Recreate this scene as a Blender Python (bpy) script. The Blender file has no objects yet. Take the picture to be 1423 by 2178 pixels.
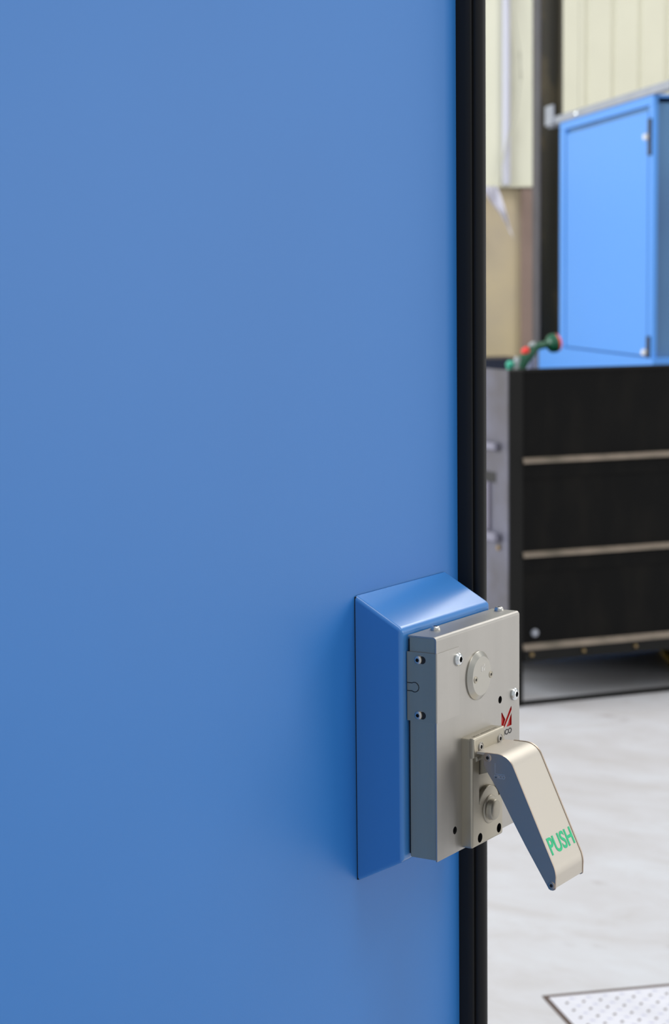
import bpy, bmesh, math, random
from mathutils import Vector, Matrix
from mathutils import noise as mnoise
random.seed(7)
R = math.radians
sc = bpy.context.scene
col = sc.collection

# ------------------------------------------------------------------ camera
cam_d = bpy.data.cameras.new('camera'); cam = bpy.data.objects.new('camera', cam_d); col.objects.link(cam)
sc.camera = cam
F_PX, YAW, PITCH, ROLL = 4202.5, 0.5609, 0.1171, -0.0111
fw = Vector((math.cos(YAW)*math.cos(PITCH), math.sin(YAW)*math.cos(PITCH), -math.sin(PITCH)))
rt0 = Vector((math.sin(YAW), -math.cos(YAW), 0)); up0 = rt0.cross(fw)
rt = math.cos(ROLL)*rt0 + math.sin(ROLL)*up0; upv = -math.sin(ROLL)*rt0 + math.cos(ROLL)*up0
m = Matrix.Identity(4)
for i in range(3):
    m[i][0] = rt[i]; m[i][1] = upv[i]; m[i][2] = -fw[i]
m[0][3], m[1][3], m[2][3] = -1.4759, -0.8245, 1.5
cam.matrix_world = m
cam_d.sensor_fit = 'VERTICAL'; cam_d.sensor_height = 22.3; cam_d.lens = F_PX/2178*22.3
cam_d.clip_start = 0.05; cam_d.clip_end = 200
cam_d.dof.use_dof = True; cam_d.dof.focus_distance = 1.72; cam_d.dof.aperture_fstop = 6.5

# ------------------------------------------------------------------ light and exposure
sc.view_settings.view_transform = 'Standard'; sc.view_settings.look = 'None'
sc.view_settings.gamma = 1.0; sc.view_settings.use_curve_mapping = False
sc.view_settings.exposure = 0.0
w = bpy.data.worlds.new('hall_daylight'); sc.world = w; w.use_nodes = True
bg = w.node_tree.nodes['Background']
bg.inputs[0].default_value = (0.90, 0.95, 1.0, 1); bg.inputs[1].default_value = 0.58

def area(name, loc, target, sx, sy, power, color=(1, 1, 1)):
    d = bpy.data.lights.new(name, 'AREA'); d.shape = 'RECTANGLE'; d.size = sx; d.size_y = sy
    d.energy = power; d.color = color
    o = bpy.data.objects.new(name, d); col.objects.link(o); o.location = loc
    o.rotation_euler = (Vector(target)-Vector(loc)).to_track_quat('-Z', 'Y').to_euler()
    return o
area('roof_light_near', (0.5, -2.5, 6.0), (0.5, -2.4, 0), 2.0, 6.0, 165, (1.0, 0.97, 0.93))
area('roof_light_far', (7.5, -0.9, 6.2), (7.5, -0.8, 0), 2.5, 5.4, 350, (1.0, 0.97, 0.93))
area('open_hall_door_light', (5.5, -6.0, 1.9), (0.2, 0.0, 0.6), 4.0, 3.4, 105, (1.0, 0.97, 0.92))
area('hall_left_fill_light', (1.2, 7.5, 2.9), (6.6, 3.0, 1.0), 5.0, 3.0, 580, (0.95, 0.98, 1.0))  # unseen fill added to brighten the blue cabinet face

# ------------------------------------------------------------------ materials
def lin(c):
    return tuple((x/12.92 if x <= .04045 else ((x+.055)/1.055)**2.4) for x in [v/255 for v in c]) + (1,)
def mat(name, rgb, rough=.5, metal=0., var=.0, vscale=8., bump=0., bscale=60., stretch=(1, 1, 1), rgb2=None, aniso=0, coat=0, spec=None, detail=6, coords='Object', ramp=(.35, .65)):
    M = bpy.data.materials.new(name); M.use_nodes = True; nt = M.node_tree; N = nt.nodes; Lk = nt.links
    b = N['Principled BSDF']; b.inputs['Roughness'].default_value = rough; b.inputs['Metallic'].default_value = metal
    b.inputs['Base Color'].default_value = lin(rgb)
    if coat: b.inputs['Coat Weight'].default_value = coat; b.inputs['Coat Roughness'].default_value = .2
    if spec is not None: b.inputs['Specular IOR Level'].default_value = spec
    tc = N.new('ShaderNodeTexCoord'); mp = N.new('ShaderNodeMapping'); mp.inputs['Scale'].default_value = stretch
    Lk.new(tc.outputs[coords], mp.inputs[0])
    if var or rgb2:
        n = N.new('ShaderNodeTexNoise'); n.inputs['Scale'].default_value = vscale; n.inputs['Detail'].default_value = detail
        Lk.new(mp.outputs[0], n.inputs['Vector'])
        r = N.new('ShaderNodeValToRGB'); r.color_ramp.elements[0].position = ramp[0]; r.color_ramp.elements[1].position = ramp[1]
        c1 = lin(rgb); c2 = lin(rgb2) if rgb2 else tuple(min(1, v*(1+var)) for v in c1[:3])+(1,)
        if not rgb2: c1 = tuple(v*(1-var) for v in c1[:3])+(1,)
        r.color_ramp.elements[0].color = c1; r.color_ramp.elements[1].color = c2
        Lk.new(n.outputs[0], r.inputs[0]); Lk.new(r.outputs[0], b.inputs['Base Color'])
    if bump:
        n2 = N.new('ShaderNodeTexNoise'); n2.inputs['Scale'].default_value = bscale; n2.inputs['Detail'].default_value = 3
        Lk.new(mp.outputs[0], n2.inputs['Vector'])
        bp = N.new('ShaderNodeBump'); bp.inputs['Strength'].default_value = bump; bp.inputs['Distance'].default_value = .001
        Lk.new(n2.outputs[0], bp.inputs['Height']); Lk.new(bp.outputs[0], b.inputs['Normal'])
    return M
DOORBLUE = mat('blue_powder_coat', (46, 121, 197), .42, bump=.05, bscale=900, var=.015, vscale=3)
COVBLUE = mat('blue_gloss_coat', (66, 132, 202), .2, bump=.02, bscale=900)
CABBLUE = mat('blue_cabinet_paint', (80, 144, 220), .45)
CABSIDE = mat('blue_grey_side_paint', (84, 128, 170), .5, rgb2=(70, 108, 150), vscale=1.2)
RUBBER = mat('black_rubber', (15, 15, 16), .55, spec=.35)
GAPDARK = mat('gap_shade_dark', (22, 24, 34), .7)  # dark colour stands in for shade in narrow gaps
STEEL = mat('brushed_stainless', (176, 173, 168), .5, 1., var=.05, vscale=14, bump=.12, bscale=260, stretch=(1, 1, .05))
STEELV = mat('stainless_side_tint', (200, 178, 150), .4, 1., var=.05, vscale=30, bump=.1, bscale=260, stretch=(1, 1, .05))  # same steel, warm tint offsets the blue door reflection on side faces
NICKEL = mat('satin_nickel', (178, 172, 158), .5, 1., bump=.03, bscale=900)
NICKELP = mat('satin_nickel_strap', (202, 196, 186), .54, 1., bump=.02, bscale=900)
PLATEM = mat('polished_plate', (184, 168, 152), .36, 1.)
CHROME = mat('bright_zinc', (225, 228, 228), .16, 1.)
BARM = mat('bin_bar_paint', (116, 114, 128), .5)
CHANM = mat('bin_strip_paint', (104, 100, 114), .5)
HWHITE = mat('knuckle_glint_white', (235, 235, 238), .3)  # white diffuse colour stands in for the bright glint on the knuckle
DISCM = mat('turned_steel', (186, 183, 174), .3, 1.)
DARK = mat('socket_black', (18, 17, 17), .6)
RED = mat('signal_red', (178, 22, 18), .45)
INK = mat('black_ink', (26, 24, 26), .6)
GREEN = mat('green_print', (18, 190, 128), .5)
EDGE = mat('steel_edge', (205, 203, 198), .36, 1.)
CREAM = mat('cream_cladding', (206, 203, 182), .6, var=.03, vscale=2)
CREAM2 = mat('cream_sheet', (212, 210, 190), .6, var=.02, vscale=2)
TAN = mat('tan_plaster', (186, 170, 136), .85, rgb2=(160, 148, 132), vscale=1.3)
BROWN = mat('wall_shade_strip', (130, 110, 100), .8, var=.08, vscale=3)  # colour of the shaded wall beside the column
COLM = mat('dark_column_paint', (66, 61, 48), .6, rgb2=(150, 130, 88), vscale=3.2, stretch=(1, 1, .5), ramp=(.52, .78))
COLF = mat('grey_flange_paint', (74, 72, 78), .6, var=.1)
GREYP = mat('grey_galvanised', (146, 150, 160), .5, var=.05)
WHITEP = mat('white_conduit', (192, 192, 204), .5)
BLACKST = mat('black_bin_paint', (8, 8, 8), .6, spec=.12, rgb2=(22, 20, 17), vscale=3.5, stretch=(2.5, 1, 1), ramp=(.45, .8))
POSTM = mat('black_post_paint', (17, 17, 16), .55, spec=.2, var=.15, vscale=5)
WORN = mat('worn_rib_steel', (140, 126, 112), .5, rgb2=(96, 88, 76), vscale=6)
BINSIDE = mat('lit_bin_side_grey', (98, 98, 112), .45, rgb2=(78, 75, 78), vscale=4, metal=.2)  # grey stands in for light grazing the black bin's side
BRASS = mat('dull_brass', (150, 128, 90), .4, .7)
NAVY = mat('navy_paint', (24, 30, 48), .5)
TGREEN = mat('tool_green', (10, 82, 56), .4)
TTEAL = mat('tool_teal', (54, 168, 140), .4)
TRED = mat('tool_red', (226, 54, 48), .45)
TBLK = mat('tool_black', (24, 28, 26), .5)
TGREY = mat('tool_grey', (150, 158, 160), .45)
YEL = mat('yellow_hose', (190, 156, 50), .5)
FILM = mat('crumpled_film', (204, 202, 212), .5, bump=.3, bscale=25)
CABLE = mat('faint_grey_cable', (186, 184, 168), .6)
PLATEF = mat('pale_checker_plate', (208, 208, 216), .5, var=.05, vscale=9)
JOINT = mat('joint_dirt', (84, 70, 64), .9)
PSTUD = mat('pale_stud', (176, 176, 196), .5)
PIT = mat('shaded_stud', (112, 104, 104), .8)  # dark colour stands in for the shaded side of the tread bumps

def floor_mat():
    M = bpy.data.materials.new('worn_concrete'); M.use_nodes = True; nt = M.node_tree; N = nt.nodes; Lk = nt.links
    b = N['Principled BSDF']; b.inputs['Roughness'].default_value = .42
    tc = N.new('ShaderNodeTexCoord')
    mp = N.new('ShaderNodeMapping'); mp.inputs['Rotation'].default_value = (0, 0, R(-32)); mp.inputs['Scale'].default_value = (1.0, .55, 1)
    Lk.new(tc.outputs['Object'], mp.inputs[0])
    n = N.new('ShaderNodeTexNoise'); n.inputs['Scale'].default_value = 5.0; n.inputs['Detail'].default_value = 9; n.inputs['Roughness'].default_value = .66; n.inputs['Distortion'].default_value = .5
    Lk.new(mp.outputs[0], n.inputs['Vector'])
    r = N.new('ShaderNodeValToRGB'); e = r.color_ramp.elements
    e[0].position = .30; e[0].color = lin((184, 181, 181)); e[1].position = .70; e[1].color = lin((200, 202, 207))
    x = e.new(.5); x.color = lin((193, 192, 195))
    Lk.new(n.outputs[0], r.inputs[0])
    n2 = N.new('ShaderNodeTexNoise'); n2.inputs['Scale'].default_value = 9; n2.inputs['Detail'].default_value = 4
    Lk.new(mp.outputs[0], n2.inputs['Vector'])
    r2 = N.new('ShaderNodeValToRGB'); e = r2.color_ramp.elements
    e[0].position = .24; e[0].color = (.74, .70, .68, 1); e[1].position = .36; e[1].color = (1, 1, 1, 1)
    Lk.new(n2.outputs[0], r2.inputs[0])
    mx = N.new('ShaderNodeMix'); mx.data_type = 'RGBA'; mx.blend_type = 'MULTIPLY'; mx.inputs[0].default_value = 1
    Lk.new(r.outputs[0], mx.inputs[6]); Lk.new(r2.outputs[0], mx.inputs[7]); Lk.new(mx.outputs[2], b.inputs['Base Color'])
    bp = N.new('ShaderNodeBump'); bp.inputs['Strength'].default_value = .15; bp.inputs['Distance'].default_value = .003
    Lk.new(n.outputs[0], bp.inputs['Height']); Lk.new(bp.outputs[0], b.inputs['Normal'])
    return M
FLOORM = floor_mat()

# ------------------------------------------------------------------ helpers
def setp(o, label=None, cat=None, group=None, kind=None):
    if label: o['label'] = label
    if cat: o['category'] = cat
    if group: o['group'] = group
    if kind: o['kind'] = kind
    return o
def wm(o):
    if o is None: return Matrix.Identity(4)
    return wm(o.parent) @ o.matrix_basis
def empty(name, loc, rz=0, **k):
    o = bpy.data.objects.new(name, None); col.objects.link(o); o.location = loc; o.rotation_euler = (0, 0, rz)
    o.empty_display_size = .05
    return setp(o, **k)
def finish(name, me, material, parent, frame, smooth):
    """frame None: vertices are world coordinates; otherwise the matrix that maps them to the world."""
    M = frame if frame is not None else Matrix.Identity(4)
    me.transform(wm(parent).inverted() @ M)
    vs = [v.co for v in me.vertices]
    lo = Vector([min(v[i] for v in vs) for i in range(3)]); hi = Vector([max(v[i] for v in vs) for i in range(3)])
    c = (lo+hi)/2; c.z = lo.z if parent is None else c.z
    me.transform(Matrix.Translation(-c))
    mats = material if isinstance(material, (list, tuple)) else [material]
    if len(me.materials) == 0:
        for x in mats: me.materials.append(x)
    if smooth:
        for p in me.polygons: p.use_smooth = True
        me.set_sharp_from_angle(angle=R(smooth if smooth is not True else 35))
    o = bpy.data.objects.new(name, me); col.objects.link(o)
    o.parent = parent; o.location = c
    return o
def obj(name, bm, material, parent=None, frame=None, smooth=35, **k):
    bmesh.ops.recalc_face_normals(bm, faces=bm.faces)
    me = bpy.data.meshes.new(name); bm.to_mesh(me); bm.free()
    o = finish(name, me, material, parent, frame, smooth)
    if smooth: wn = o.modifiers.new('weighted', 'WEIGHTED_NORMAL'); wn.keep_sharp = True; wn.weight = 80
    return setp(o, **k)
def NB(): return bmesh.new()
def box(bm, x0, x1, y0, y1, z0, z1, bev=0, seg=2, sel=None):
    r = bmesh.ops.create_cube(bm, size=1)
    vs = r['verts']
    for v in vs:
        v.co = Vector((x0 if v.co.x < 0 else x1, y0 if v.co.y < 0 else y1, z0 if v.co.z < 0 else z1))
    if bev:
        es = {e for v in vs for e in v.link_edges}
        if sel: es = [e for e in es if sel((e.verts[0].co+e.verts[1].co)/2, e)]
        bmesh.ops.bevel(bm, geom=list(es), offset=bev, segments=seg, profile=.5, affect='EDGES')
    return vs
def prism(bm, poly, a, b, axis):
    """extrude a 2-D polygon along axis (0: poly=(y,z), 1: poly=(x,z), 2: poly=(x,y))"""
    def P(p, t):
        return {0: (t, p[0], p[1]), 1: (p[0], t, p[1]), 2: (p[0], p[1], t)}[axis]
    v0 = [bm.verts.new(P(p, a)) for p in poly]; v1 = [bm.verts.new(P(p, b)) for p in poly]
    n = len(poly)
    bm.faces.new(v0); bm.faces.new(list(reversed(v1)))
    for i in range(n): bm.faces.new((v0[i], v0[(i+1) % n], v1[(i+1) % n], v1[i]))
def lathe(bm, prof, M, n=32):
    """prof: list of (radius, height); height along local +Z of M"""
    rings = []
    for r, h in prof:
        if r < 1e-7: rings.append([bm.verts.new(M @ Vector((0, 0, h)))])
        else: rings.append([bm.verts.new(M @ Vector((r*math.cos(2*math.pi*i/n), r*math.sin(2*math.pi*i/n), h))) for i in range(n)])
    for a, b in zip(rings, rings[1:]):
        for i in range(n):
            j = (i+1) % n
            if len(a) == 1 and len(b) == 1: continue
            if len(a) == 1: bm.faces.new((a[0], b[i], b[j]))
            elif len(b) == 1: bm.faces.new((a[i], a[j], b[0]))
            else: bm.faces.new((a[i], a[j], b[j], b[i]))
    return rings
def tube(bm, pts, rad, n=12):
    pts = [Vector(p) for p in pts]; rads = rad if isinstance(rad, (list, tuple)) else [rad]*len(pts)
    rings = []
    for i, p in enumerate(pts):
        t = (pts[min(i+1, len(pts)-1)]-pts[max(i-1, 0)]).normalized()
        a = t.cross(Vector((0, 0, 1)));
        if a.length < .05: a = t.cross(Vector((1, 0, 0)))
        a.normalize(); b = t.cross(a).normalized()
        rings.append([bm.verts.new(p+rads[i]*(a*math.cos(2*math.pi*k/n)+b*math.sin(2*math.pi*k/n))) for k in range(n)])
    for A, B in zip(rings, rings[1:]):
        for k in range(n): bm.faces.new((A[k], A[(k+1) % n], B[(k+1) % n], B[k]))
    bm.faces.new(rings[0]); bm.faces.new(list(reversed(rings[-1])))
def toward(loc, d, roll=0):
    """matrix with +Z along d, origin at loc"""
    return Matrix.Translation(Vector(loc)) @ Vector(d).normalized().to_track_quat('Z', 'Y').to_matrix().to_4x4() @ Matrix.Rotation(roll, 4, 'Z')
def cut(o, cutter_bm, cmat):
    """subtract a closed solid from the object, giving the cut faces their own material"""
    bmesh.ops.recalc_face_normals(cutter_bm, faces=cutter_bm.faces)
    me = bpy.data.meshes.new('cutter'); cutter_bm.to_mesh(me); cutter_bm.free(); me.materials.append(cmat)
    c = bpy.data.objects.new('cutter', me); col.objects.link(c)
    tmp = bpy.data.objects.new('tmp', o.data); col.objects.link(tmp); tmp.matrix_world = wm(o)
    md = tmp.modifiers.new('b', 'BOOLEAN'); md.operation = 'DIFFERENCE'; md.object = c; md.solver = 'EXACT'; md.material_mode = 'TRANSFER'
    bpy.context.view_layer.update()
    new = bpy.data.meshes.new_from_object(tmp.evaluated_get(bpy.context.evaluated_depsgraph_get()), preserve_all_data_layers=True, depsgraph=bpy.context.evaluated_depsgraph_get())
    bpy.data.objects.remove(tmp); bpy.data.objects.remove(c)
    for p in new.polygons: p.use_smooth = True
    new.set_sharp_from_angle(angle=R(35))
    o.data = new
def text_mesh(s, size, depth, M, sx=1., bold=0.):
    cu = bpy.data.curves.new('t', 'FONT'); cu.body = s; cu.size = size; cu.extrude = depth; cu.align_x = 'CENTER'; cu.align_y = 'CENTER'
    cu.offset = bold
    t = bpy.data.objects.new('t', cu); col.objects.link(t); bpy.context.view_layer.update()
    me = bpy.data.meshes.new_from_object(t.evaluated_get(bpy.context.evaluated_depsgraph_get()))
    bpy.data.objects.remove(t)
    me.materials.clear()
    xs = [v.co.x for v in me.vertices]; ys = [v.co.y for v in me.vertices]
    return me, (min(xs), max(xs), min(ys), max(ys))
def lettering(name, s, wdt, hgt, M, material, parent, bold=0., depth=.0001, **k):
    """text fitted to wdt x hgt, centred at M's origin, reading along M's +X with M's +Y up"""
    me, (a, b, c, d) = text_mesh(s, 1., 1., M, bold=bold)
    for v in me.vertices:
        v.co = Vector(((v.co.x-(a+b)/2)*wdt/(b-a), (v.co.y-(c+d)/2)*hgt/(d-c), v.co.z*depth))
    return setp(finish(name, me, material, parent, M, False), **k)
def basis(o, x, y):
    x = Vector(x).normalized(); y = Vector(y); y = (y - x*y.dot(x)).normalized(); z = x.cross(y)
    M = Matrix.Identity(4)
    for i in range(3): M[i][0], M[i][1], M[i][2], M[i][3] = x[i], y[i], z[i], o[i]
    return M
def screw(name, loc, d, r, h, parent, material=CHROME, style='button', roll=0., **k):
    """a domed screw head with a recessed hexagon socket"""
    M = toward(loc, d, roll)
    bm = NB(); n = 24
    rs = r*.46
    if style == 'button':
        prof = [(0, -.0005), (r, -.0005), (r, h*.25), (r*.93, h*.62), (r*.75, h*.9), (r*.55, h)]
    else:   # flush cap screw in a raised countersunk ring
        prof = [(0, -.001), (r, -.001), (r, h*.8), (r*.9, h), (r*.82, h*.5), (r*.72, h*.5), (r*.66, h*.95), (r*.6, h)]
    rings = lathe(bm, prof, M, n)
    hx = [bm.verts.new(M @ Vector((rs*math.cos(math.pi*i/3), rs*math.sin(math.pi*i/3), h))) for i in range(6)]
    hb = [bm.verts.new(M @ Vector((rs*math.cos(math.pi*i/3), rs*math.sin(math.pi*i/3), h*.25))) for i in range(6)]
    last = rings[-1]
    for i in range(n):
        j = (i+1) % n
        a = int(i/n*6) % 6; b = int(((i+1)/n)*6) % 6
        if a == b: bm.faces.new((last[i], last[j], hx[a]))
        else: bm.faces.new((last[i], last[j], hx[b], hx[a]))
    o = obj(name, bm, material, parent, smooth=30, **k)
    bm = NB()
    for i in range(6):
        pass
    hx = [M @ Vector((rs*math.cos(math.pi*i/3), rs*math.sin(math.pi*i/3), 0)) for i in range(6)]
    z = (M.to_3x3() @ Vector((0, 0, 1))).normalized()
    a = [bm.verts.new(p+z*h*.98) for p in hx]; b = [bm.verts.new(p+z*h*.25) for p in hx]
    for i in range(6): bm.faces.new((a[i], a[(i+1) % 6], b[(i+1) % 6], b[i]))
    bm.faces.new(b)
    return o, bm
def screw2(loc, d, r, h, parent, material=CHROME, style='button', roll=0., name='screw', sub=True, **k):
    o, bm = screw(name, loc, d, r, h, parent, material, style, roll, **k)
    if sub: obj('socket', bm, DARK, o, smooth=False)
    else:                      # already two levels deep: the socket's dark faces stay in the screw's mesh
        me = o.data; inv = wm(o).inverted()
        b2 = NB(); b2.from_mesh(me)
        if len(me.materials) < 2: me.materials.append(DARK)
        vm = {v: b2.verts.new(inv @ v.co) for v in bm.verts}
        for f in bm.faces:
            g = b2.faces.new([vm[v] for v in f.verts]); g.material_index = 1
        bm.free(); b2.to_mesh(me); b2.free()
    return o

# ------------------------------------------------------------------ the setting
bm = NB(); box(bm, -6, 13, -8, 9, -.12, 0)
flo = obj('floor', bm, FLOORM, smooth=False, kind='structure')

# far wall: frame with x along the wall (-50 deg), y away from the camera, origin at floor
WALL = Matrix.Translation((9.3143, 4.4264, 0)) @ Matrix.Rotation(R(-50), 4, 'Z')
bm = NB(); box(bm, -6.0, 6.0, .06, .25, 0, 7.0)
wall = obj('wall_back', bm, TAN, None, WALL, smooth=False, kind='structure')
CB = 2.047
# cream upper cladding: ribbed sheets right of the column, a smooth sheet left of it
def ribbed(s0, s1):
    bm = NB(); p = .164; prof = []
    s = s0
    prof.append((s0, .0))
    k = 0
    while True:
        c = s0+.045+k*p+.0
        if c > s1-.02: break
        prof += [(c-.014, 0.0), (c-.008, .010), (c+.008, .010), (c+.014, 0.0)]
        mid = c+p/2
        if False: prof += [(mid-.012, 0), (mid-.006, .004), (mid+.006, .004), (mid+.012, 0)]
        k += 1
    prof.append((s1, 0))
    poly = prof + [(s1, .05), (s0, .05)]
    prism(bm, poly, CB, 7.0, 2)
    return bm
for i in range(6):
    a = .026+i*.82
    obj('cladding_sheet', ribbed(a+.164-.0, a+.82+.164-.002) if i else ribbed(a+.164, a+.984-.002), CREAM, wall, WALL, smooth=30)
bm = NB(); box(bm, -.02, .188, 0, .05, CB, 7.0); obj('cladding_sheet', bm, CREAM, wall, WALL, smooth=False)
for a, b in ((-1.05, -.022), (-2.06, -1.052), (-3.07, -2.062), (-4.08, -3.072)):
    bm = NB(); box(bm, a, b, 0, .05, CB, 7.0, .003, 1); obj('flat_sheet', bm, CREAM2, wall, WALL, smooth=False)
bm = NB(); prism(bm, [(-4.1, -.012), (5.2, -.012), (5.2, .05), (-4.1, .05)], CB-.012, CB, 2)
obj('drip_flashing', bm, CREAM2, wall, WALL, smooth=False)

# steel column in front of the wall
cx, cy = 8.073, 3.824
COL = Matrix.Translation((cx, cy, 0)) @ Matrix.Rotation(R(-50), 4, 'Z')
column = empty('steel_column', (cx, cy, 0), R(-50), label='dark painted steel column rising in front of the cream cladding beside the blue cabinet', cat='column')
bm = NB(); box(bm, -.065, -.054, -.070, .070, 0, 7.0, .002, 1); obj('flange', bm, COLF, column, COL, smooth=False, label='grey edged flange')
bm = NB(); box(bm, .054, .065, -.070, .070, 0, 7.0, .002, 1); obj('flange', bm, COLM, column, COL, smooth=False)
bm = NB(); box(bm, -.054, .054, -.006, .006, 0, 7.0); obj('web', bm, COLM, column, COL, smooth=False)
bm = NB(); box(bm, -.12, .12, -.12, .12, 0, .015); obj('base_plate', bm, COLM, column, COL, smooth=False)

# ------------------------------------------------------------------ the blue door
DY = .078; DX = .184
bm = NB(); box(bm, -.93, DX, DY, DY+.045, .012, 2.25, .0015, 2)
door = obj('door_1', bm, DOORBLUE, kind='structure')
prof = [(DX-.0005, .0795), (DX+.0003, .0700), (DX+.0010, .0645), (DX+.0025, .0632), (DX+.0040, .0640), (DX+.0049, .0655)]
for a in range(165, 361, 15):
    prof.append((DX+.0125+.0075*math.cos(R(a)), .0622+.0075*math.sin(R(a))))
prof += [(DX+.0195, .069), (DX+.016, .074), (DX+.016, .122), (DX-.0005, .122)]
bm = NB(); prism(bm, prof, .012, 2.25, 2)
obj('edge_seal', bm, RUBBER, door, smooth=50, label='black rubber edge seal with a rounded bulb')

# ------------------------------------------------------------------ blue housing behind the lock
CX0, CX1 = -.0085, .158
hs = empty('lock_housing', (.075, DY, .963), label='blue sheet metal housing with sloped top on the door behind the steel lock', cat='housing')
bm = NB()
def hv(x, y, z): return bm.verts.new((x, y, z))
a = [hv(CX0, .0768, .9640), hv(CX0, .030, .9880), hv(CX0, .030, 1.1965), hv(CX0, .0768, 1.2225)]
b = [hv(CX1, .0768, .9640), hv(CX1, .030, .9880), hv(CX1, .030, 1.1965), hv(CX1, .0768, 1.2225)]
bm.faces.new(a); bm.faces.new(b[::-1])
for i in range(4): bm.faces.new((a[i], a[(i+1) % 4], b[(i+1) % 4], b[i]))
es = [e for e in bm.edges if min(v.co.y for v in e.verts) < .07]
bmesh.ops.bevel(bm, geom=es, offset=.0038, segments=5, profile=.5, affect='EDGES')
obj('shell', bm, COVBLUE, hs, smooth=50)
bm = NB(); box(bm, CX0+.0006, CX1-.0006, .0765, DY, .9648, 1.2217); obj('gap_shade', bm, GAPDARK, hs, smooth=False, label='dark strip standing in for the gap shadow')

# ------------------------------------------------------------------ the panic lock
LZ0, LZ1 = .9905, 1.1905; LW = .1595
lock = empty('panic_lock', (LW/2, .0285, LZ0), label='brushed stainless steel lock box bolted to the blue housing at the door edge', cat='lock')
bm = NB(); box(bm, .001, LW-.001, .0015, .0278, LZ0+.0006, LZ1-.001, .0008, 1)
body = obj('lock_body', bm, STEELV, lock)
bm = NB(); box(bm, .004, LW-.004, .0279, .0302, LZ0+.003, LZ1-.004); obj('backing_plate', bm, GAPDARK, lock, smooth=False, label='dark backing plate')
# folded front and top sheet
t = .0015; ro = .0034
prof = [(0, LZ0)]
for k in range(9):
    a = math.pi-math.pi/2*k/8
    prof.append((ro+ro*math.cos(a), LZ1-ro+ro*math.sin(a)))
prof += [(.0283, LZ1), (.0283, LZ1-t)]
for k in range(9):
    a = math.pi/2+math.pi/2*k/8
    prof.append((ro+(ro-t)*math.cos(a), LZ1-ro+(ro-t)*math.sin(a)))
prof += [(t, LZ0)]
bm = NB(); prism(bm, prof, 0, LW, 0)
front = obj('front_cover', bm, STEEL, lock, label='folded front and top sheet with a red cut-out logo')
holes = [(.1202, 1.1133, .0036), (.0325, 1.0112, .0036)]
cb = NB()
for x, z, r in holes:
    lathe(cb, [(0, -.003), (r, -.003), (r, .012), (0, .012)], toward((x, 0, z), (0, 1, 0)), 12)
cut(front, cb, DARK)
cb = NB()
for x, z, r in holes:
    lathe(cb, [(0, -.003), (r, -.003), (r, .012), (0, .012)], toward((x, 0, z), (0, 1, 0)), 12)
cut(body, cb, DARK)
logo = [[(.1227, 1.1003), (.1245, 1.0998), (.1300, 1.0926), (.1268, 1.0872), (.1250, 1.0842), (.1227, 1.0815)],
        [(.1262, 1.0835), (.1278, 1.0838), (.1432, 1.0962), (.1434, 1.1012), (.1412, 1.1006)],
        [(.1434, 1.0938), (.1434, 1.0851), (.1340, 1.0851)]]
logo = [[(.1227, 1.1004), (.1241, 1.1004), (.1307, 1.0928), (.1262, 1.0866), (.1227, 1.0845)],
        [(.1233, 1.0834), (.1268, 1.0834), (.1434, 1.0996), (.1434, 1.1025), (.1428, 1.1032), (.1400, 1.1012)],
        [(.1434, 1.0968), (.1434, 1.0851), (.1330, 1.0851)]]
cb = NB()
for pl in logo: prism(cb, pl, -.002, .0013, 1)
cut(front, cb, RED)
bm = NB()
lettering('logo_lettering', 'MICO', .0232, .0052, basis((.1318, -.0001, 1.0805), (1, 0, 0), (0, 0, 1)), INK, lock, bold=.025, label='small black letters MICO under the red logo')

# corner bracket wrapped round the left edge
zb0, zb1 = 1.1148, 1.1762; tb = .0007
bm = NB(); prism(bm, [(-tb, .0290), (-tb, -tb+.0008), (-tb+.0008, -tb), (.0405, -tb), (.0405, 0), (.0000, .0000), (0.0009, .0009), (.0009, .0290)], zb0, zb1, 2)
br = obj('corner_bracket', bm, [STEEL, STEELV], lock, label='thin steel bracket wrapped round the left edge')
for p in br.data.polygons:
    if abs(p.normal.x) > .8: p.material_index = 1  # side faces of the same bracket take the tinted copy
def arcpts():
    P = [(-tb-.00002, .0286, 1.1482), (-tb-.00002, .0262, 1.1482), (-tb-.00002, .0252, 1.1488)]
    for k in range(0, 13):
        a = R(150-k*25)
        P.append((-tb-.00002, .0215-.0046*math.sin(R(-30+k*20))*1.0, 1.1452+.0046*math.cos(R(-30+k*20))*1.0))
    P += [(-tb-.00002, .0286, 1.1418)]
    return P
P = []
for k in range(13):
    a = R(-35+k*250/12)   # from upper back round the front to lower back
    P.append((-tb, .0215-.0043*math.sin(a+R(0)), 1.1450+.0043*math.cos(a)))
P = [(-tb, .0287, P[0][2])]+P+[(-tb, .0287, P[-1][2])]
bm = NB(); tube(bm, P, .00042, 6)
obj('keyhole_slot', bm, DARK, lock, label='thin dark keyhole shaped cut line')
for z in (1.1696, 1.1204):
    bm = NB(); lathe(bm, [(0, -.0002), (.0034, -.0002), (.0034, .0001), (0, .0001)], toward((-tb, .0137, z), (-1, 0, 0)), 20)
    obj('slot_hole', bm, DARK, lock, smooth=False, label='dark slot end beside the screw')
    screw2((-tb, .0175, z), (-1, 0, 0), .0039, .0022, lock, EDGE)
for y, x in ((.0195, .0335), (.0175, .1520)):
    screw2((x, y, LZ1), (0, 0, 1), .0044, .0036, lock, EDGE)
for x, z in ((.0372, 1.1655), (.1475, 1.1137)):
    screw2((x, -tb if x < .05 else 0, z), (0, -1, 0), .0061, .0036, lock, CHROME)

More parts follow.
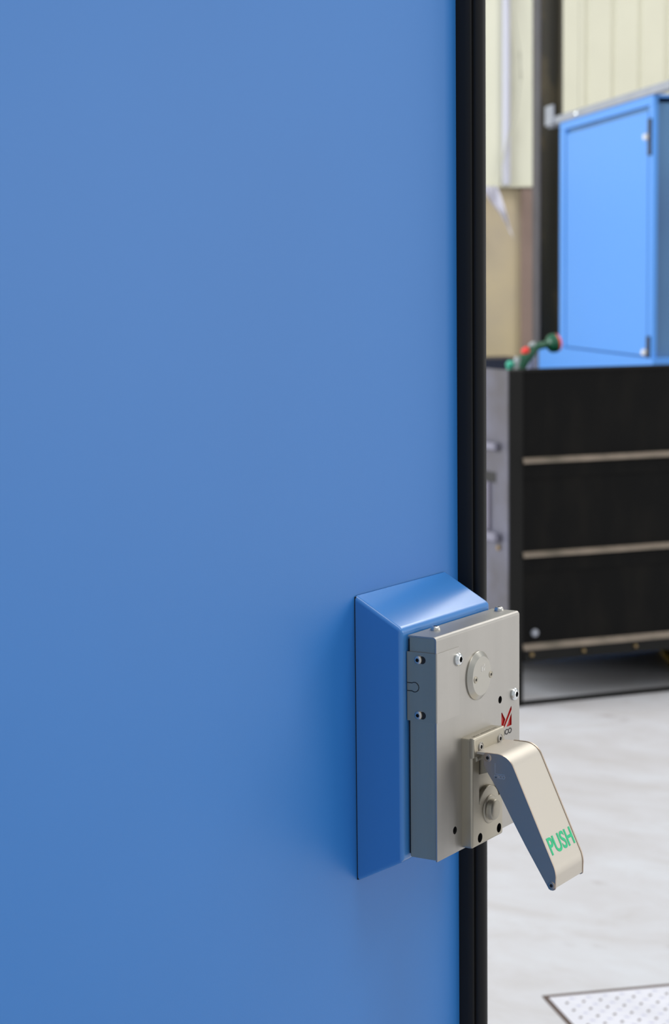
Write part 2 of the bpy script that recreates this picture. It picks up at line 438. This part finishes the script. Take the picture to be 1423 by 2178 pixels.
# round keyway cover disc with two screws and an engraved mark
dc = (.0760, 0, 1.1440)
bm = NB(); lathe(bm, [(0, -.0005), (.0222, -.0005), (.0222, .0012), (.0218, .0016), (.0180, .0044), (.0177, .0046), (0, .0046)], toward(dc, (0, -1, 0)), 64)
disc = obj('cover_disc', bm, DISCM, lock, smooth=20, label='round bevelled cover disc')
for x in (.0640, .0930):
    screw2((x, -.0046, 1.1424), (0, -1, 0), .0032, .00045, disc, NICKEL, style='flush', sub=False)
bm = NB()
for pl in logo[:3]:
    q = [((x-.1333)*.30+.0782, (z-1.0925)*.34+1.1508) for x, z in pl]
    prism(bm, q, -.00475, -.0045, 1)
obj('engraved_mark', bm, EDGE, disc, smooth=False, label='tiny engraved logo')

# handle base block
BX0, BX1, BZ0, BZ1, BY = .0455, .1055, .9920, 1.0930, -.0122
handle_base = None
bm = NB(); box(bm, BX0, BX1, BY+.0016, .0000, BZ0, BZ1, .0022, 4, sel=lambda c_, e: c_.y < -.001)
base = obj('handle_base', bm, NICKEL, lock, label='cast satin nickel base block of the push handle')
cb = NB()
box(cb, .0585, .0985, -.03, -.0070, 1.0300, 1.0742)
cut(base, cb, NICKEL)
cb = NB()
for x, z in ((.0602, .9990), (.0972, .9992)):
    lathe(cb, [(0, -.02), (.0044, -.02), (.0044, .011), (0, .011)], toward((x, -.012, z), (0, 1, 0)), 24)
cut(base, cb, DARK)
bm = NB(); box(bm, BX0, BX1, BY-.0004, BY+.004, 1.0748, BZ1, .0022, 4, sel=lambda c_, e: c_.y < BY+.001)
obj('top_bar', bm, NICKEL, base, label='raised bar across the top of the base block')
for x in (.0578, .0950):
    screw2((x, BY-.0002, 1.0835), (0, -1, 0), .0043, .0012, base, STEEL, style='flush', sub=False)
# worn raised strokes of the illegible stamped line on the top face
bm = NB()
for i in range(22):
    if i in (6, 17): continue
    x = .052+i*.0021; hgt = random.choice((.0022, .0026, .0018))
    box(bm, x, x+.0005, -.0092, -.0092+hgt, BZ1-.0001, BZ1+.0002)
    if i % 2: box(bm, x, x+.0013, -.0092+hgt*.4, -.0092+hgt*.4+.0005, BZ1-.0001, BZ1+.0002)
obj('stamped_relief', bm, NICKEL, base, smooth=False, label='worn stamped relief along the top face')
bm = NB(); lathe(bm, [(0, 0), (.0200, 0), (.0200, .0030), (.0194, .0037), (0, .0038)], toward((.0785, -.0068, 1.0235), (0, -1, 0)), 56)
obj('boss_collar', bm, NICKEL, base, smooth=45)
bm = NB()
lathe(bm, [(0, .0), (.0132, .0), (.0132, .0036), (.0127, .0046), (.0118, .0050), (.0100, .0051), (.0097, .0056), (.0094, .0088), (.0086, .0098), (.006, .0104), (0, .0106)], toward((.0795, -.0070, 1.0212), (0, -1, 0)), 48)
obj('centre_boss', bm, NICKEL, base, smooth=45, label='round two-step boss')

# push handle: two side plates joined by a folded strap
HP = [(-.0203, 1.0700), (-.0203, 1.0790), (-.0218, 1.0812)]
cpt = Vector((-.0450, 1.0812)); dd = Vector((-.0404, -.0862)).normalized()
p0 = Vector((-.0330, 1.0812)); L0 = (cpt-p0).length; p2 = cpt+dd*L0
for k in range(11):
    s = k/10; q = (1-s)**2*p0+2*s*(1-s)*cpt+s*s*p2; HP.append(tuple(q))
q0 = Vector((-.0892, .9868)); HP.append(tuple(q0))
qc = Vector((-.0910, .9828)); q2 = Vector((-.0912, .9775))
for k in range(1, 6):
    s = k/5; q = (1-s)**2*q0+2*s*(1-s)*qc+s*s*q2; HP.append(tuple(q))
strap_end = len(HP)
HP += [(-.0910, .9675), (-.0905, .9662), (-.0886, .9653), (-.0862, .9653), (-.0845, .9661)]
back = [(-.0627, 1.0005), (-.0494, 1.0225), (-.0343, 1.0490), (-.0252, 1.0618)]
HPoly = HP+back
XS0, XS1 = .0488, .1068
def plate(x0, x1):
    bm = NB(); prism(bm, HPoly, x0, x1, 0)
    es = [e for e in bm.edges if abs(e.verts[0].co.x-e.verts[1].co.x) < 1e-6]
    bmesh.ops.bevel(bm, geom=es, offset=.0003, segments=1, profile=.5, affect='EDGES')
    return bm
hd = empty('push_handle_pivot', (.0778, -.02, 1.0777)) if False else None
# strap first: it is the part that carries the plates and the print
path = [Vector(p) for p in HP[1:strap_end+1]]
inner = []; outer = []
for i, p in enumerate(path):
    tg = (path[min(i+1, len(path)-1)]-path[max(i-1, 0)]).normalized(); nrm = Vector((-tg.y, tg.x))   # outward is right-hand side
    if nrm.dot(p-Vector((-.05, 1.03))) < 0: nrm = -nrm
    outer.append(p-nrm*.0005); inner.append(p-nrm*.0026)
outer[0] = Vector((-.0120, 1.0807)); outer[1] = Vector((-.0218, 1.0807)); inner[0] = Vector((-.0120, 1.0786)); inner[1] = Vector((-.0218, 1.0786))
poly = [tuple(p) for p in outer]+[tuple(p) for p in reversed(inner)]
bm = NB(); prism(bm, poly, XS0+.0016, XS1-.0016, 0)
strap = obj('push_handle', bm, NICKELP, lock, smooth=40, label='satin push paddle angled out and down, marked PUSH')
sp1 = obj('side_plate', plate(XS0, XS0+.0018), PLATEM, strap, smooth=30, label='smooth side plate')
sp2 = obj('side_plate', plate(XS1-.0018, XS1), PLATEM, strap, smooth=30)
for y, z in ((-.0245, 1.0768), (-.0872, .9698)):
    screw2((XS0, y, z), (-1, 0, 0), .0036, .0006, strap, PLATEM, sub=False)
bm = NB(); lathe(bm, [(0, 0), (.0028, 0), (.0028, .05), (0, .05)], toward((.0528, -.0095, 1.0730), (1, 0, 0)), 20)
obj('hinge_pin', bm, EDGE, strap)
for xa in (.0605, .0925):
    bm = NB(); prism(bm, [(-.0066, 1.070), (-.0066, 1.056), (-.024, 1.062), (-.024, 1.0786), (-.012, 1.0790)], xa, xa+.003, 0)
    obj('hinge_lug', bm, NICKEL, strap, smooth=False)
# print on the sloping face of the strap
nv = Vector((0, -.9063, .4227)); upd = Vector((0, .4227, .9063))
pc = Vector((.0790, -.0812, 1.0016))
fc = Vector((0, -.0502, 1.07)); off = (fc-pc).dot(nv)-.0005
pc = pc+nv*(off+.0003)
lettering('push_lettering', 'PUSH', .0470, .0160, basis(pc, (1, 0, 0), upd), GREEN, strap, bold=.02, label='green printed word PUSH')
# relief mark on the left side plate (outline of the logo and the letters under it)
bm = NB()
for (a, b) in (((-.0318, 1.0726), (-.0318, 1.0632)), ((-.0318, 1.0632), (-.0412, 1.0632))):
    y0, y1 = sorted((a[0], b[0])); z0, z1 = sorted((a[1], b[1]))
    box(bm, XS0-.0001, XS0+.0004, y0-.0002, y1+.0002, z0-.0002, z1+.0002)
obj('embossed_mark', bm, EDGE, strap, smooth=False, label='faint embossed corner line of a logo')
lettering('embossed_lettering', 'MICO', .0104, .0032, basis((XS0-.00005, -.0366, 1.0608), (0, -1, 0), (0, 0, 1)), EDGE, strap, depth=.0003, bold=.01, label='faint embossed letters MICO')

# ------------------------------------------------------------------ black steel bin
BA = R(-36); BO = (4.6091, 2.2827, 0)
BIN = Matrix.Translation(BO) @ Matrix.Rotation(BA, 4, 'Z')      # x along the front, y to the back
bn = empty('steel_bin', BO, BA, label='black steel bin with horizontal ribs standing on short legs in front of the blue cabinet', cat='bin')
BL, BD = 1.15, .78
def bo(name, args, m_, par=bn, bev=.0, **k):
    bm = NB(); box(bm, *args, bev, 1) if bev else box(bm, *args)
    return obj(name, bm, m_, par, BIN, smooth=False, **k)
bo('post', (0, .055, 0, .055, 0, 1.184), POSTM, bev=.002)
bo('post', (BL-.055, BL, 0, .055, 0, 1.184), POSTM, bev=.002)
bo('post', (0, .055, BD-.055, BD, 0, 1.05), POSTM, bev=.002)
bo('post', (BL-.055, BL, BD-.055, BD, 0, 1.05), POSTM, bev=.002)
fp = bo('front_panel', (.055, BL-.055, .012, .020, .175, 1.180), BLACKST)
bo('back_panel', (.055, BL-.055, BD-.02, BD-.012, .012, 1.04), BLACKST)  # lower skirt added to block light under the bin
bo('floor_panel', (.02, BL-.02, .02, BD-.02, .175, .183), BLACKST)
bo('inner_shelf', (.02, BL-.02, .02, BD-.02, 1.000, 1.008), BLACKST)
bo('top_rim', (.055, BL-.055, .006, .030, 1.176, 1.186), POSTM)
for z in (.870, .540):
    bm = NB(); prism(bm, [(.014, z+.008), (-.010, z-.004), (-.012, z-.010), (.014, z-.016)], .055, BL-.055, 0)
    obj('rib', bm, WORN, bn, BIN, smooth=False, label='worn horizontal rib')
    bo('rib_web', (.055, BL-.055, .006, .012, z-.065, z-.016), BLACKST)
bm = NB(); prism(bm, [(.014, .222), (-.012, .206), (-.013, .202), (.014, .200)], .055, BL-.055, 0)
obj('rib', bm, WORN, bn, BIN, smooth=False, label='worn top edge of the bottom rail')
bo('bottom_rail', (.055, BL-.055, -.008, .030, .160, .200), POSTM)
bo('floor_rail', (.055, BL-.055, .010, .045, 0, .010), POSTM)
for i, (s, z, r, mm) in enumerate(((.105, .2575, .014, GREYP), (.083, .185, .007, BRASS), (.289, .183, .007, BRASS), (.500, .183, .007, BRASS), (.71, .183, .007, BRASS), (.92, .183, .007, BRASS))):
    bm = NB(); y = .012 if i == 0 else -.008
    lathe(bm, [(0, -.002), (r, -.002), (r, .006), (r*.7, .010), (0, .011)], Matrix.Rotation(0, 4, 'Z') @ toward((s, y, z), (0, -1, 0)), 10)
    obj('bolt', bm, mm, bn, BIN, smooth=30, **({'label': 'large pale bolt head'} if i == 0 else {}))
# left side, light on it put into the grey colour, with cross bars
bo('side_panel', (-.004, -.0005, .002, BD-.002, .175, 1.184), BINSIDE, label='bin side panel coloured grey for the light on it')
bo('side_panel', (BL-.010, BL-.004, .055, BD-.055, .012, 1.05), BLACKST)  # right side carried down too, keeping the floor beneath dark
bo('cross_bar', (-.030, -.004, .058, BD-.03, .902, .928), BARM, bev=.006, label='grey cross bar')
bo('cross_bar', (-.034, -.004, .050, BD-.03, .580, .612), BARM, bev=.008, label='grey cross bar')
bo('side_slot', (-.006, -.003, .095, .30, .786, .822), DARK, label='dark slot')
bo('side_channel', (-.012, -.003, .135, .170, .615, .786), CHANM, label='pale upright strip')
bm = NB(); lathe(bm, [(0, -.002), (.009, -.002), (.009, .008), (0, .01)], toward((-.004, .066, .560), (-1, 0, 0)), 10)
obj('bolt', bm, BRASS, bn, BIN)

# ------------------------------------------------------------------ blue cabinet on its base
CA = R(40.6); CO = (6.4414, 2.5336, 0)
CAB = Matrix.Translation(CO) @ Matrix.Rotation(CA, 4, 'Z')      # x away from the camera along the face, -y to the right of the picture
# in this frame the visible face lies in y = 0 and the body extends to y < 0
base_c = empty('machine_base', CO, CA, label='low blue machine base carrying the tall blue cabinet, its left end past the column', cat='machine')
bm = NB(); box(bm, -.02, 1.93, -1.2, .004, .06, 1.150, .006, 2); obj('casing', bm, CABBLUE, base_c, CAB)
bm = NB(); box(bm, .03, 1.88, -1.15, -.04, 0, .06); obj('plinth', bm, NAVY, base_c, CAB, smooth=False)
cab = empty('blue_cabinet', (CO[0], CO[1], 1.150), CA, label='tall bright blue steel cabinet with recessed door behind the black bin', cat='cabinet')
def cb_(name, args, m_, par=cab, bev=0, **k):
    bm = NB(); box(bm, *args, bev, 2) if bev else box(bm, *args)
    return obj(name, bm, m_, par, CAB, smooth=30 if bev else False, **k)
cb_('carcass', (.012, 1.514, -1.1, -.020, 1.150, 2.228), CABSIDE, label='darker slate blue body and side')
cb_('frame_rail', (0, 1.524, -.020, 0, 2.222, 2.262), CABBLUE, bev=.002)
cb_('frame_stile', (0, .062, -.020, 0, 1.150, 2.222), CABBLUE, bev=.002)
cb_('frame_stile', (1.424, 1.524, -.020, 0, 1.150, 2.222), CABBLUE, bev=.002)
cb_('top_panel', (.0, 1.524, -1.1, -.020, 2.250, 2.262), CABBLUE)
dr = cb_('cabinet_door', (.086, 1.410, -.016, -.003, 1.156, 2.200), CABBLUE, bev=.003, label='flat bright blue door')
for z0, z1 in ((2.010, 2.165), (1.152, 1.243)):
    cb_('hinge', (.020, .066, -.002, .006, z0, z1), NAVY, label='dark blue hinge plate')
for s, z in ((.071, 2.0896), (.075, 1.172)):
    bm = NB(); lathe(bm, [(0, -.002), (.015, -.002), (.015, .012), (.010, .020), (0, .023)], toward((s, .002, z), (0, 1, 0)), 14)
    obj('hinge_knuckle', bm, HWHITE, cab, CAB)
rl = empty('support_rail', (CO[0], CO[1], 2.262), CA, label='pale grey steel rail running along the cabinet top to the column', cat='rail')
def rb(name, args, m_, **k):
    bm = NB(); box(bm, *args, .002, 1); return obj(name, bm, m_, rl, CAB, smooth=False, **k)
rb('angle_bar', (-1.2, 1.755, -.030, .006, 2.263, 2.300), GREYP)
bm = NB(); lathe(bm, [(0, -.002), (.012, -.002), (.012, .006), (.007, .012), (0, .013)], toward((1.186, .006, 2.280), (0, 1, 0)), 14)
obj('bolt', bm, CHROME, rl, CAB)
# bracket on the column end of the rail
rb('bracket', (1.61, 1.75, .006, .018, 2.262, 2.360), GREYP, label='upright end bracket beside the column')
rb('arm', (1.70, 1.93, -.075, -.045, 2.266, 2.296), GREYP)

# ------------------------------------------------------------------ things on and around
# green hand tool leaning on the bin rim
def wv(x, y, z): return Vector((x, y, z))
tl = empty('power_tool', (4.80, 2.40, 1.008), label='green power tool with red button leaning on the rim of the black bin', cat='tool')
A0 = wv(4.8000, 2.4030, 1.03); A1 = wv(4.8650, 2.3560, 1.205); A2 = wv(4.9030, 2.3285, 1.2530); A3 = wv(4.945, 2.297, 1.262); A4 = wv(4.9660, 2.2820, 1.2640); A5 = wv(4.9790, 2.2730, 1.2660)
bm = NB(); tube(bm, [A0, A0.lerp(A1, .5), A1, A1.lerp(A2, .6), A2, A2.lerp(A3, .5), A3], [.015, .019, .021, .020, .016, .013, .013], 16)
obj('body', bm, TGREEN, tl, smooth=60)
ax = (A5-A3).normalized()
bm = NB(); lathe(bm, [(0, -.004), (.016, -.004), (.030, .006), (.034, .016), (.034, .028), (0, .028)], toward(A3, ax+Vector((0, 0, .03))), 24); obj('head', bm, TGREEN, tl, smooth=40)
bm = NB(); lathe(bm, [(0, .028), (.0335, .028), (.032, .036), (.024, .043), (0, .046)], toward(A3, ax+Vector((0, 0, .03))), 24); obj('end_cap', bm, TRED, tl, smooth=50, label='red end cap')
M_ = toward(A1.lerp(A2, .42), (-.55, .3, .75))
bm = NB(); lathe(bm, [(0, .010), (.0155, .010), (.0155, .024), (.011, .029), (0, .030)], M_, 18); obj('button', bm, TRED, tl, smooth=50, label='red button')
M_ = toward(A1.lerp(A2, .92), (-.45, .3, .85))
bm = NB(); lathe(bm, [(0, .006), (.0135, .006), (.013, .018), (.008, .022), (0, .023)], M_, 18); obj('grey_collar', bm, TGREY, tl, smooth=50, label='pale grey knob')
bm = NB(); tube(bm, [A1+Vector((-.030, .018, -.035)), A1+Vector((-.018, .012, .012))], [.014, .012], 12); obj('grip_pad', bm, TGREY, tl, smooth=50)
for q in (wv(4.8235, 2.3880, 1.192), wv(4.8470, 2.3700, 1.194)):
    bm = NB(); bmesh.ops.create_uvsphere(bm, u_segments=14, v_segments=8, radius=.0155, matrix=Matrix.Translation(q)); tube(bm, [q, q+Vector((-.012, .012, -.06)), q+Vector((-.010, .012, -.17))], .009, 8)
    obj('hose_fitting', bm, TTEAL, tl, smooth=60, label='teal hose fitting')
bm = NB(); tube(bm, [wv(5.000, 2.395, 1.0085), wv(5.000, 2.395, 1.218)], [.024, .020], 14)
cn = setp(obj('plastic_bottle', bm, mat('translucent_grey', (140, 146, 178), .35)), label='pale lavender plastic bottle standing in the bin beside the green tool', cat='bottle')
# yellow hose on the floor under the bin
bm = NB(); tube(bm, [BIN @ Vector((a, b, .014)) for a, b in ((1.075, .74), (1.035, .690), (.992, .600), (.945, .486), (.905, .36), (.915, .24), (.99, .14), (1.06, .13))], .0135, 10)
setp(obj('yellow_hose', bm, YEL, smooth=60), label='yellow hose lying on the floor under the black bin', cat='hose')

# conduit, cable, film, shade strip, low cabinet along the far wall
bm = NB(); tube(bm, [WALL @ Vector((-.258, -.025, z)) for z in (CB-.0, 3.0, 4.5, 6.9)], .024, 14)
setp(obj('wall_conduit', bm, WHITEP, smooth=60), label='white vertical conduit on the cream sheet left of the column', cat='conduit')
pts = [(-.30, 3.9), (-.245, 3.2), (-.215, 3.0), (-.185, 2.82), (-.178, 2.66), (-.205, 2.46), (-.262, 2.30), (-.295, 2.16), (-.300, 2.05)]
bm = NB(); tube(bm, [WALL @ Vector((s, -.058, z)) for s, z in pts], .0045, 8)
setp(obj('loose_cable', bm, CABLE, smooth=60), label='thin grey cable hanging in a curve across the white conduit', cat='cable')
bm = NB(); box(bm, -.152, -.070, .005, .058, 0, CB-.014, .003, 1)
setp(obj('wall_shade_strip', bm, BROWN, None, WALL, smooth=False), label='narrow brown strip standing in for shade on the tan wall beside the column', cat='painted shade')  # shade on the wall built as a brown strip
# crumpled film: a hanging wedge with folds
bm = NB(); nu, nv_ = 16, 22; G = []
for j in range(nv_+1):
    t_ = j/nv_; row = []
    z = 2.035-.315*t_
    s1 = -.335+.105*t_**.9; s0 = -.44+.165*t_
    lo_ = 1.80 if True else 0
    for i in range(nu+1):
        u = i/nu; s = s0+(s1-s0)*u
        d = -.110-.010*math.sin(u*14+t_*3)-.010*math.sin(u*5+t_*9)-.016*mnoise.noise(Vector((s*14, z*10, 1)))
        zz = z+(1-u)*.10*t_
        row.append(bm.verts.new((s, d, zz)))
    G.append(row)
for j in range(nv_):
    for i in range(nu): bm.faces.new((G[j][i], G[j][i+1], G[j+1][i+1], G[j+1][i]))
r_ = bmesh.ops.extrude_face_region(bm, geom=bm.faces[:])
for v in r_['geom']:
    if isinstance(v, bmesh.types.BMVert): v.co.y += .002
setp(obj('plastic_film', bm, FILM, None, WALL, smooth=60), label='crumpled whitish plastic film hanging on the tan wall beside the door seal', cat='plastic film')
lc = empty('low_cabinet', tuple(WALL @ Vector((-.62, .05, 0))), R(-50), label='low navy cabinet against the tan wall seen over the bin', cat='cabinet')
bm = NB(); box(bm, -1.0, -.235, -.33, .055, .05, 1.03, .004, 1); obj('carcass', bm, NAVY, lc, WALL, smooth=False)
bm = NB(); box(bm, -1.0, -.235, -.335, .055, 0, .05); obj('plinth', bm, DARK, lc, WALL, smooth=False)
for a in (-.985, -.612):
    bm = NB(); box(bm, a, a+.365, -.348, -.331, .07, 1.0, .003, 1); d_ = obj('cabinet_door', bm, NAVY, lc, WALL, smooth=False)
    bm = NB(); box(bm, a+.30, a+.315, -.368, -.348, .75, .88, .003, 1); obj('handle', bm, GREYP, d_, WALL, smooth=False)

# ------------------------------------------------------------------ floor inspection plate with stamped studs
PA = R(-45.3); PM = Matrix.Translation((2.135, .9355, 0)) @ Matrix.Rotation(PA, 4, 'Z')   # x to the right, y away; plate at y < 0
pl_ = empty('floor_plate', (2.135, .9355, 0), PA, label='square pale studded steel access plate set in the concrete floor', cat='floor plate')
bm = NB(); box(bm, .006, .74, -.74, -.006, .0, .003, .0012, 1); obj('plate', bm, PLATEF, pl_, PM, smooth=False)
for nm, a in (('joint', (-.004, .748, -.006, .010, 0, .0015)), ('joint', (-.005, .006, -.748, -.006, 0, .0015)), ('joint', (.740, .748, -.748, -.006, 0, .0015)), ('joint', (.006, .740, -.748, -.740, 0, .0015))):
    bm = NB(); box(bm, *a); obj(nm, bm, JOINT, pl_, PM, smooth=False, label='dark dirt-filled joint')
def studs(name, ox, oy, ang, h, m_, lab):
    bm = NB()
    for j in range(17):
        for i in range(20):
            x = ox+i*.0367; y = oy-j*.0418
            if x > .725 or y < -.73: continue
            M_ = Matrix.Translation((x, y, .003)) @ Matrix.Rotation(R(ang), 4, 'Z')
            vs = [bm.verts.new(M_ @ Vector(q)) for q in ((-.0085, 0, 0), (0, -.0042, 0), (.0085, 0, 0), (0, .0042, 0), (0, 0, h))]
            for a, b in ((0, 1), (1, 2), (2, 3), (3, 0)): bm.faces.new((vs[a], vs[b], vs[4]))
    obj(name, bm, m_, pl_, PM, smooth=False, kind='stuff', label=lab)
studs('dark_studs', .0315, -.047, 62, .0022, PIT, 'rows of small studs darkened for their shaded side')
studs('pale_studs', .0500, -.026, -28, .0020, PSTUD, 'rows of small pale studs between the dark ones')
